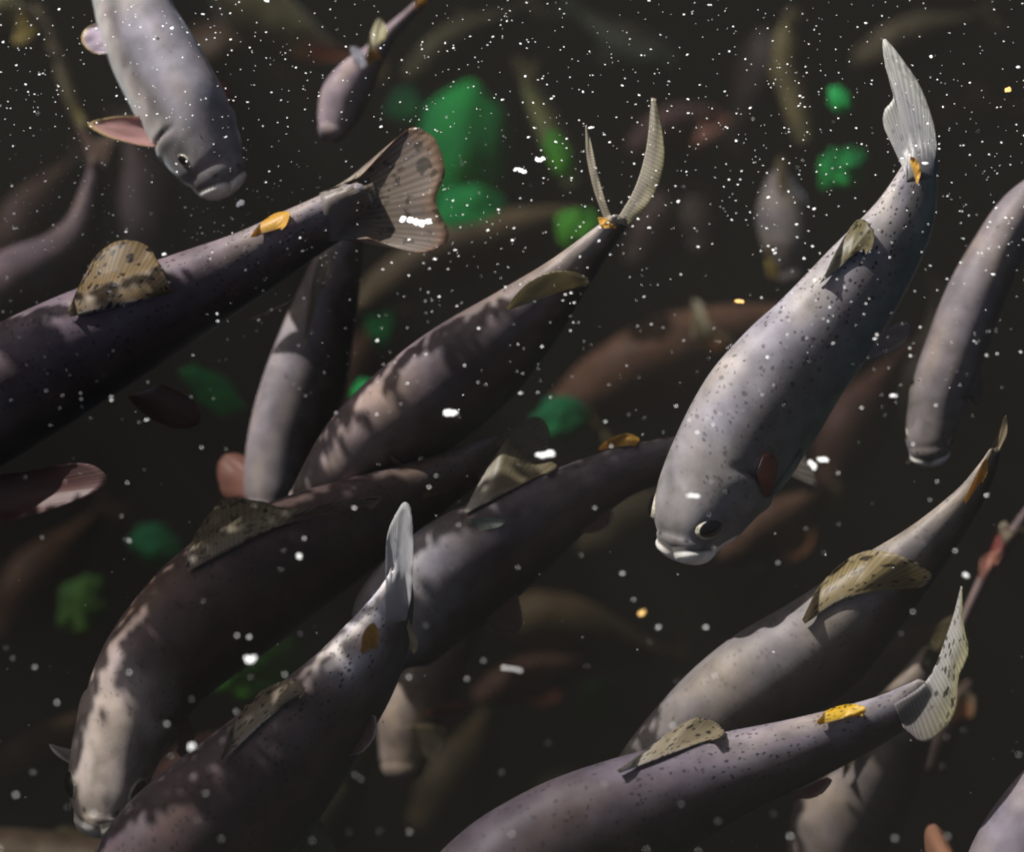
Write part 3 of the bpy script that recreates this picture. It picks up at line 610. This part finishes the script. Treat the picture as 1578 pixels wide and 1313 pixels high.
# ------------------------------------------------------------------ green weedy stones deep in the water
def green_mat(name, c):
    m, nd, lk, b = newmat(name)
    tc = N(nd, 'ShaderNodeTexCoord'); no = N(nd, 'ShaderNodeTexNoise'); no.inputs['Scale'].default_value = 7; no.inputs['Detail'].default_value = 2
    lk.new(tc.outputs['Object'], no.inputs['Vector'])
    cr_ = N(nd, 'ShaderNodeValToRGB'); cr_.color_ramp.elements[0].position = .35; cr_.color_ramp.elements[1].position = .66
    cr_.color_ramp.elements[0].color = (c[0]*.3, c[1]*.42, c[2]*.75, 1); cr_.color_ramp.elements[1].color = (*c, 1)
    lk.new(no.outputs['Fac'], cr_.inputs[0]); lk.new(cr_.outputs[0], b.inputs['Base Color']); b.inputs['Roughness'].default_value = .8
    return m
GM = green_mat('bright_algae', (.025, .8, .13)); GY = green_mat('yellow_algae', (.14, .62, .03)); GO = green_mat('olive_algae', (.12, .3, .03)); GD = green_mat('deep_algae', (.0, .34, .08))
def stone(label, x, y, s, rx, ry, rot, mat, seed=0, lump=.16):
    s *= 1.95
    c = at(x, y, s); k = K*(F+s)/F; vs = []; fs = []; a_, b_ = 40, 24
    ca, sa = math.cos(R(rot)), math.sin(R(rot))
    for i in range(b_+1):
        for j in range(a_):
            th = i/b_*PI; ph = j/a_*2*PI
            d = Vector((math.sin(th)*math.cos(ph), math.sin(th)*math.sin(ph), math.cos(th)))
            q = 1+lump*noise.noise(d*1.6+Vector((seed, 0, 0)))*2+lump*.5*noise.noise(d*4+Vector((0, seed, 0)))
            X = d.x*rx*q; Y = d.y*ry*q; Z = d.z*min(rx, ry)*.8*q
            X, Y = X*ca-Y*sa, X*sa+Y*ca
            vs.append(rt*X*k - up*Y*k - fw*Z*k)
    for i in range(b_):
        for j in range(a_): fs.append((i*a_+j, (i+1)*a_+j, (i+1)*a_+(j+1) % a_, i*a_+(j+1) % a_))
    o = link('algae_stone', vs, fs, mat); o.location = c
    tag(o, label, 'stone', 'algae covered stones deep in the water')
stone('large teal green algae covered block beside the broad spotted tail', 712, 228, .68, 74, 98, 6, GM, 1, .07)
stone('bright green rounded lump at the lower end of the large green block', 724, 335, .62, 56, 52, -8, GM, 2, .10)
stone('dim teal green stone at upper left of the large green block', 635, 165, .75, 42, 30, 15, GD, 3)
stone('yellow green patch of algae on the right side of the slender olive fish', 862, 238, .52, 18, 40, -22, GY, 4)
stone('green stone beside the forked tail of the middle fish', 892, 355, .5, 34, 34, 20, GY, 5)
stone('small vivid green stone left of the sharp fish tail, upper one of two', 1295, 155, .4, 17, 24, -28, GM, 6)
stone('vivid green stone left of the sharp fish tail, lower one of two', 1300, 262, .55, 30, 30, -20, GM, 7, .4)
stone('oblong green stone slanting in the dark at left, under the long fish', 328, 602, .45, 52, 24, 38, GM, 8)
stone('small green stone left of the middle fish body', 568, 607, .42, 26, 22, 0, GM, 9)
stone('dark green stone at lower left with a yellow green underside', 128, 935, .5, 36, 48, 10, GO, 10)
stone('olive green stone behind the pale raised tail fish', 400, 1030, .5, 70, 42, -30, GY, 11)
stone('dark green stone between the vertical fish and the middle fish', 590, 480, .7, 24, 60, 0, GD, 12)
stone('dark green stone showing behind the dorsal fin of the centre fish', 865, 645, .45, 42, 36, 0, GD, 13)
stone('faint dark green stone low in the dark right of centre', 925, 1085, .7, 34, 34, 0, GD, 14)
stone('faint dark green stone in the lower left shadow', 240, 840, .6, 40, 30, 20, GD, 15)
stone('dim green stone below the broad spotted tail fin', 735, 395, .75, 40, 26, 0, GD, 16)

# ------------------------------------------------------------------ added leaf screen (outside the frame), shaped to cast shade and lit patches
def in_poly(x, y, P):
    c = False; j = len(P)-1
    for i in range(len(P)):
        if (P[i][1] > y) != (P[j][1] > y) and x < (P[j][0]-P[i][0])*(y-P[i][1])/(P[j][1]-P[i][1])+P[i][0]: c = not c
        j = i
    return c
SHADE = [(-500,500),(-60,480),(120,470),(330,440),(520,420),(600,470),(760,470),(950,420),(1010,520),(1000,640),(960,700),(930,830),(960,1000),(985,1120),(1050,1200),(1050,1330),(760,1330),(760,1600),(-500,1600)]
# light gaps: x, y, s, half length, half width, angle
GAPS = [(140,1125,0,24,22,0),(175,1100,0,14,34,50),(160,1165,0,60,16,10),(205,1185,0,20,40,-20),(135,1215,0,28,50,0),(185,1250,0,40,18,0),(165,1045,0,40,22,-60),(195,970,0,18,46,35),
        (615,860,0,30,110,5),(500,1010,0,70,10,-52),(540,975,0,90,9,-52),(585,960,0,80,10,-56),(560,1030,0,40,8,-50),(660,865,0,70,34,-30),(720,830,0,40,16,-30),
        (487,752,0,48,7,40),(520,716,0,54,6,38),(553,680,0,62,6,38),(590,640,0,66,7,38),(655,585,0,62,34,42),(450,770,0,30,18,-40),
        (418,620,0,9,150,14),(402,700,0,12,60,10),(450,510,0,10,120,14),(495,430,0,16,50,10),(6,560,0,34,70,12),(130,505,0,34,40,-10),(215,470,0,18,16,0),(400,350,0,70,26,-25),(300,400,0,60,12,-25),
        (655,1140,0,34,36,-30),(615,1195,0,30,16,0),(740,735,0,14,70,25),(850,715,0,40,14,-15),(330,600,0,50,36,38),
        (150,745,0,26,36,0),(568,607,0,30,26,0),(125,960,0,50,30,0),(395,1050,0,60,24,-20),(955,680,0,70,14,-8),(830,430,0,70,20,-20),(900,390,0,50,20,-40),
        (795,680,0,62,32,-15),(655,735,0,60,12,-32),(1310,1250,0,100,100,0),(1480,1095,0,40,40,0),(1000,570,0,110,50,0),(1100,500,0,40,60,0),(355,735,0,20,30,0),(250,640,0,60,20,0),(100,760,0,60,30,0),(440,1060,0,30,12,-40),(320,830,0,24,40,30)]
def make_gobo_tree():
    lm = plain('gobo_leaf_green', (.06, .12, .03), .6, 20); bk = plain('gobo_bark', (.12, .09, .06), .9, 25)
    V = []; Fc = []
    rnd = random.Random(3)
    base = at(400, 900, 0); t0 = (.68-base.z)/SUN.z; ctr = base+SUN*t0
    step = .0062; nx, ny = 165, 155
    gp = []
    bpy.context.view_layer.update(); dg = bpy.context.evaluated_depsgraph_get()
    for (gx, gy, gs, a, b, ang) in GAPS:
        o = CAM; d = (at(gx, gy, 0)-CAM).normalized()
        for _ in range(6):
            h = C.ray_cast(dg, o, d)
            if not h[0]: break
            if h[4].name == 'water': o = h[1]+d*1e-4; continue
            gs = px_of(h[1])[2]; break
        gp.append((gx, gy, gs, a, b, math.cos(R(ang)), math.sin(R(ang))))
    # plane coefficients: shadow on plane at depth s (perpendicular to view)
    def shadow(P, s):
        t = ((P-CAM).dot(fw)-(F+s))/SUN.dot(fw)
        return px_of(P-SUN*t)
    for j in range(-ny, ny):
        for i in range(-nx, nx):
            P = ctr+Vector((i*step+rnd.uniform(-.003, .003), j*step+rnd.uniform(-.003, .003), rnd.uniform(-.03, .03)))
            x, y, _ = shadow(P, .05)
            if not in_poly(x+rnd.uniform(-14, 14), y+rnd.uniform(-14, 14), SHADE): continue
            bad = False
            for (gx, gy, gs, a, b, c, s_) in gp:
                X, Y, _ = shadow(P, gs); dx, dy = X-gx, Y-gy
                p = dx*c+dy*s_; q = -dx*s_+dy*c
                if (p/(a+8))**2+(q/(b+8))**2 < 1: bad = True; break
            if bad: continue
            th = rnd.uniform(0, 2*PI); l = rnd.uniform(.007, .0105); wd = l*.62
            ax = Vector((math.cos(th), math.sin(th), rnd.uniform(-.25, .25))); bx = Vector((-math.sin(th), math.cos(th), rnd.uniform(-.25, .25)))
            k = len(V)
            V += [P-ax*l, P-ax*l*.3+bx*wd, P+ax*l*.4+bx*wd*.8, P+ax*l, P+ax*l*.4-bx*wd*.8, P-ax*l*.3-bx*wd]
            Fc.append((k, k+1, k+2, k+3, k+4, k+5))
    root = bpy.data.objects.new('gobo_tree', None); COL.objects.link(root); root.location = (-3.6, 2.2, 0)
    tag(root, 'added unseen leaf screen, shaped to shade the lower left of the pond', 'gobo_tree')
    org = Vector(root.location)
    link('gobo_leaves', [v-org for v in V], Fc, lm, root, smooth=False)
    # trunk and limb
    def tube(pts, rads, name):
        vs = []; fs = []
        for i, p in enumerate(pts):
            T = (pts[min(i+1, len(pts)-1)]-pts[max(0, i-1)]).normalized(); a = T.orthogonal().normalized(); b = T.cross(a)
            for j in range(12): vs.append(p+a*rads[i]*math.cos(j*PI/6)+b*rads[i]*math.sin(j*PI/6)-org)
        for i in range(len(pts)-1):
            for j in range(12): fs.append((i*12+j, i*12+(j+1) % 12, (i+1)*12+(j+1) % 12, (i+1)*12+j))
        link(name, vs, fs, bk, root)
    tube([Vector((-3.6, 2.2, -2.6)), Vector((-3.6, 2.2, 0)), Vector((-3.4, 2.0, 1.0)), Vector((-3.3, 2.0, 2.2))], [.2, .16, .12, .07], 'gobo_trunk')
    tube([Vector((-3.42, 2.02, .9)), Vector((-2.4, 1.4, 1.25)), Vector((-1.7, .95, 1.2)), Vector((-1.2, .5, 1.1))], [.06, .04, .025, .008], 'gobo_limb')
make_gobo_tree()

# ------------------------------------------------------------------ specks and flakes on the water
def blob(V, Fc, c, r, asp, ang, rnd, flat=.35, n=7):
    k = len(V); ca, sa = math.cos(ang), math.sin(ang); rr = [rnd.uniform(.55, 1.15) for _ in range(n)]
    for z in (1, -1):
        V.append(c+Vector((0, 0, z*r*flat)))
    for i in range(n):
        a = i/n*2*PI; x = math.cos(a)*r*asp*rr[i]; y = math.sin(a)*r*rr[i]
        V.append(c+Vector((x*ca-y*sa, x*sa+y*ca, 0)))
    for i in range(n):
        j = (i+1) % n; Fc.append((k, k+2+i, k+2+j)); Fc.append((k+1, k+2+j, k+2+i))
def surf_at(x, y, z=.003):
    d = (at(x, y, 0)-CAM); t = (z-CAM.z)/d.z; return CAM+d*t
def make_specks():
    rnd = random.Random(11); V = []; Fc = []
    for _ in range(6500):
        x = rnd.uniform(-60, 1640); y = rnd.uniform(-60, 1380)
        dens = 1 if y < 380 else max(.05, .8-(y-380)/400)
        if rnd.random() > dens: continue
        if noise.noise(Vector((x*.006, y*.006, 5))) < rnd.uniform(-.75, .1)-.1: continue
        q = rnd.random(); r = .00036+.0008*q**3+(.0013*rnd.random() if rnd.random() < .05 else 0)
        if y > 600: r *= 1.15
        blob(V, Fc, surf_at(x, y), r, rnd.choice((1, 1, 1.3, 1.8)), rnd.uniform(-.6, .6), rnd)
    tag(link('dust', V, Fc, FLAKE, smooth=False), 'fine white dust floating all over the water surface', 'dust', kind='stuff')
    V = []; Fc = []
    for _ in range(260):
        x = rnd.uniform(-20, 1600); y = rnd.uniform(150, 1330); s = rnd.uniform(-.05, .3)
        p = at(x, y, s)
        if p.z > -.03: continue
        blob(V, Fc, p, rnd.uniform(.0005, .0014), 1, 0, rnd, .9)
    tag(link('silt', V, Fc, FLAKE, smooth=False), 'pale silt grains suspended in the dark water', 'silt', kind='stuff')
    G = 'larger flakes floating on the pond'
    FL = [(640,340,9,2.4,-.2,'largest ragged white flake, floating over the broad spotted tail'),
          (370,313,7,1.2,.3,'white flake beside the snout of the top left trout'),
          (802,262,5,1.9,-.5,'longer white flake right of the large green block, lower of two'),
          (833,245,5,1.6,.1,'curled white flake right of the large green block, upper of two'),
          (693,637,8,1.25,0,'bright white flake on the shaded flank of the middle trout'),
          (295,1152,6,.6,.1,'upright white flake below the dark trout at lower left'),
          (1252,716,6,1.5,-1,'bright flake beside the gill of the big sharp trout'),
          (1268,708,5,1.4,0,'soft pale flake touching the bright one near the big trout'),
          (790,1031,3.4,4,-.2,'thin curved pale sliver in the dark below centre'),
          (1068,764,4,2.2,0,'tiny white fleck on the forehead of the big sharp trout'),
          (841,700,8,1.7,.1,'glinting flake at the tail end of the lower left trout'),
          (386,1016,7,1.4,.2,'blurred white blob left of the lit tail stalk'),
          (462,858,5,1,0,'round white fleck on the dark back of the lower left trout'),
          (990,945,5,1,.6,'orange tinted crumb in the dark left of the lower right trout'),
          (1140,464,5,1.1,0,'yellowish crumb just left of the back of the big sharp trout'),
          (1554,138,6,1,0,'yellowish crumb near the upper right edge'),
          (1125,995,2,1,0,None)]
    CR = plain('orange_crumb', (.8, .5, .16), .8, 200)
    for x, y, r, asp, ang, lab in FL:
        if not lab: continue
        V = []; Fc = []; c = surf_at(x, y, .006); k = K*(F+px_of(c)[2])/F
        rr = r*k
        m = 5 if asp > 1.1 else 3
        for i in range(m):
            o = (i/(m-1)-.5)*2*rr*(asp-.5) if asp > 1 else (i/(m-1)-.5)*rr*.6
            p = Vector((math.cos(ang)*o, math.sin(ang)*o, 0))+Vector((rnd.uniform(-1, 1), rnd.uniform(-1, 1), 0))*rr*.3
            blob(V, Fc, p, rr*rnd.uniform(.55, .85), 1.2, rnd.uniform(0, 3), rnd, .25, 9)
        o = link('flake', V, Fc, CR if 'crumb' in lab else FLAKE, smooth=False); o.location = c
        tag(o, lab, 'flake', G)
make_specks()
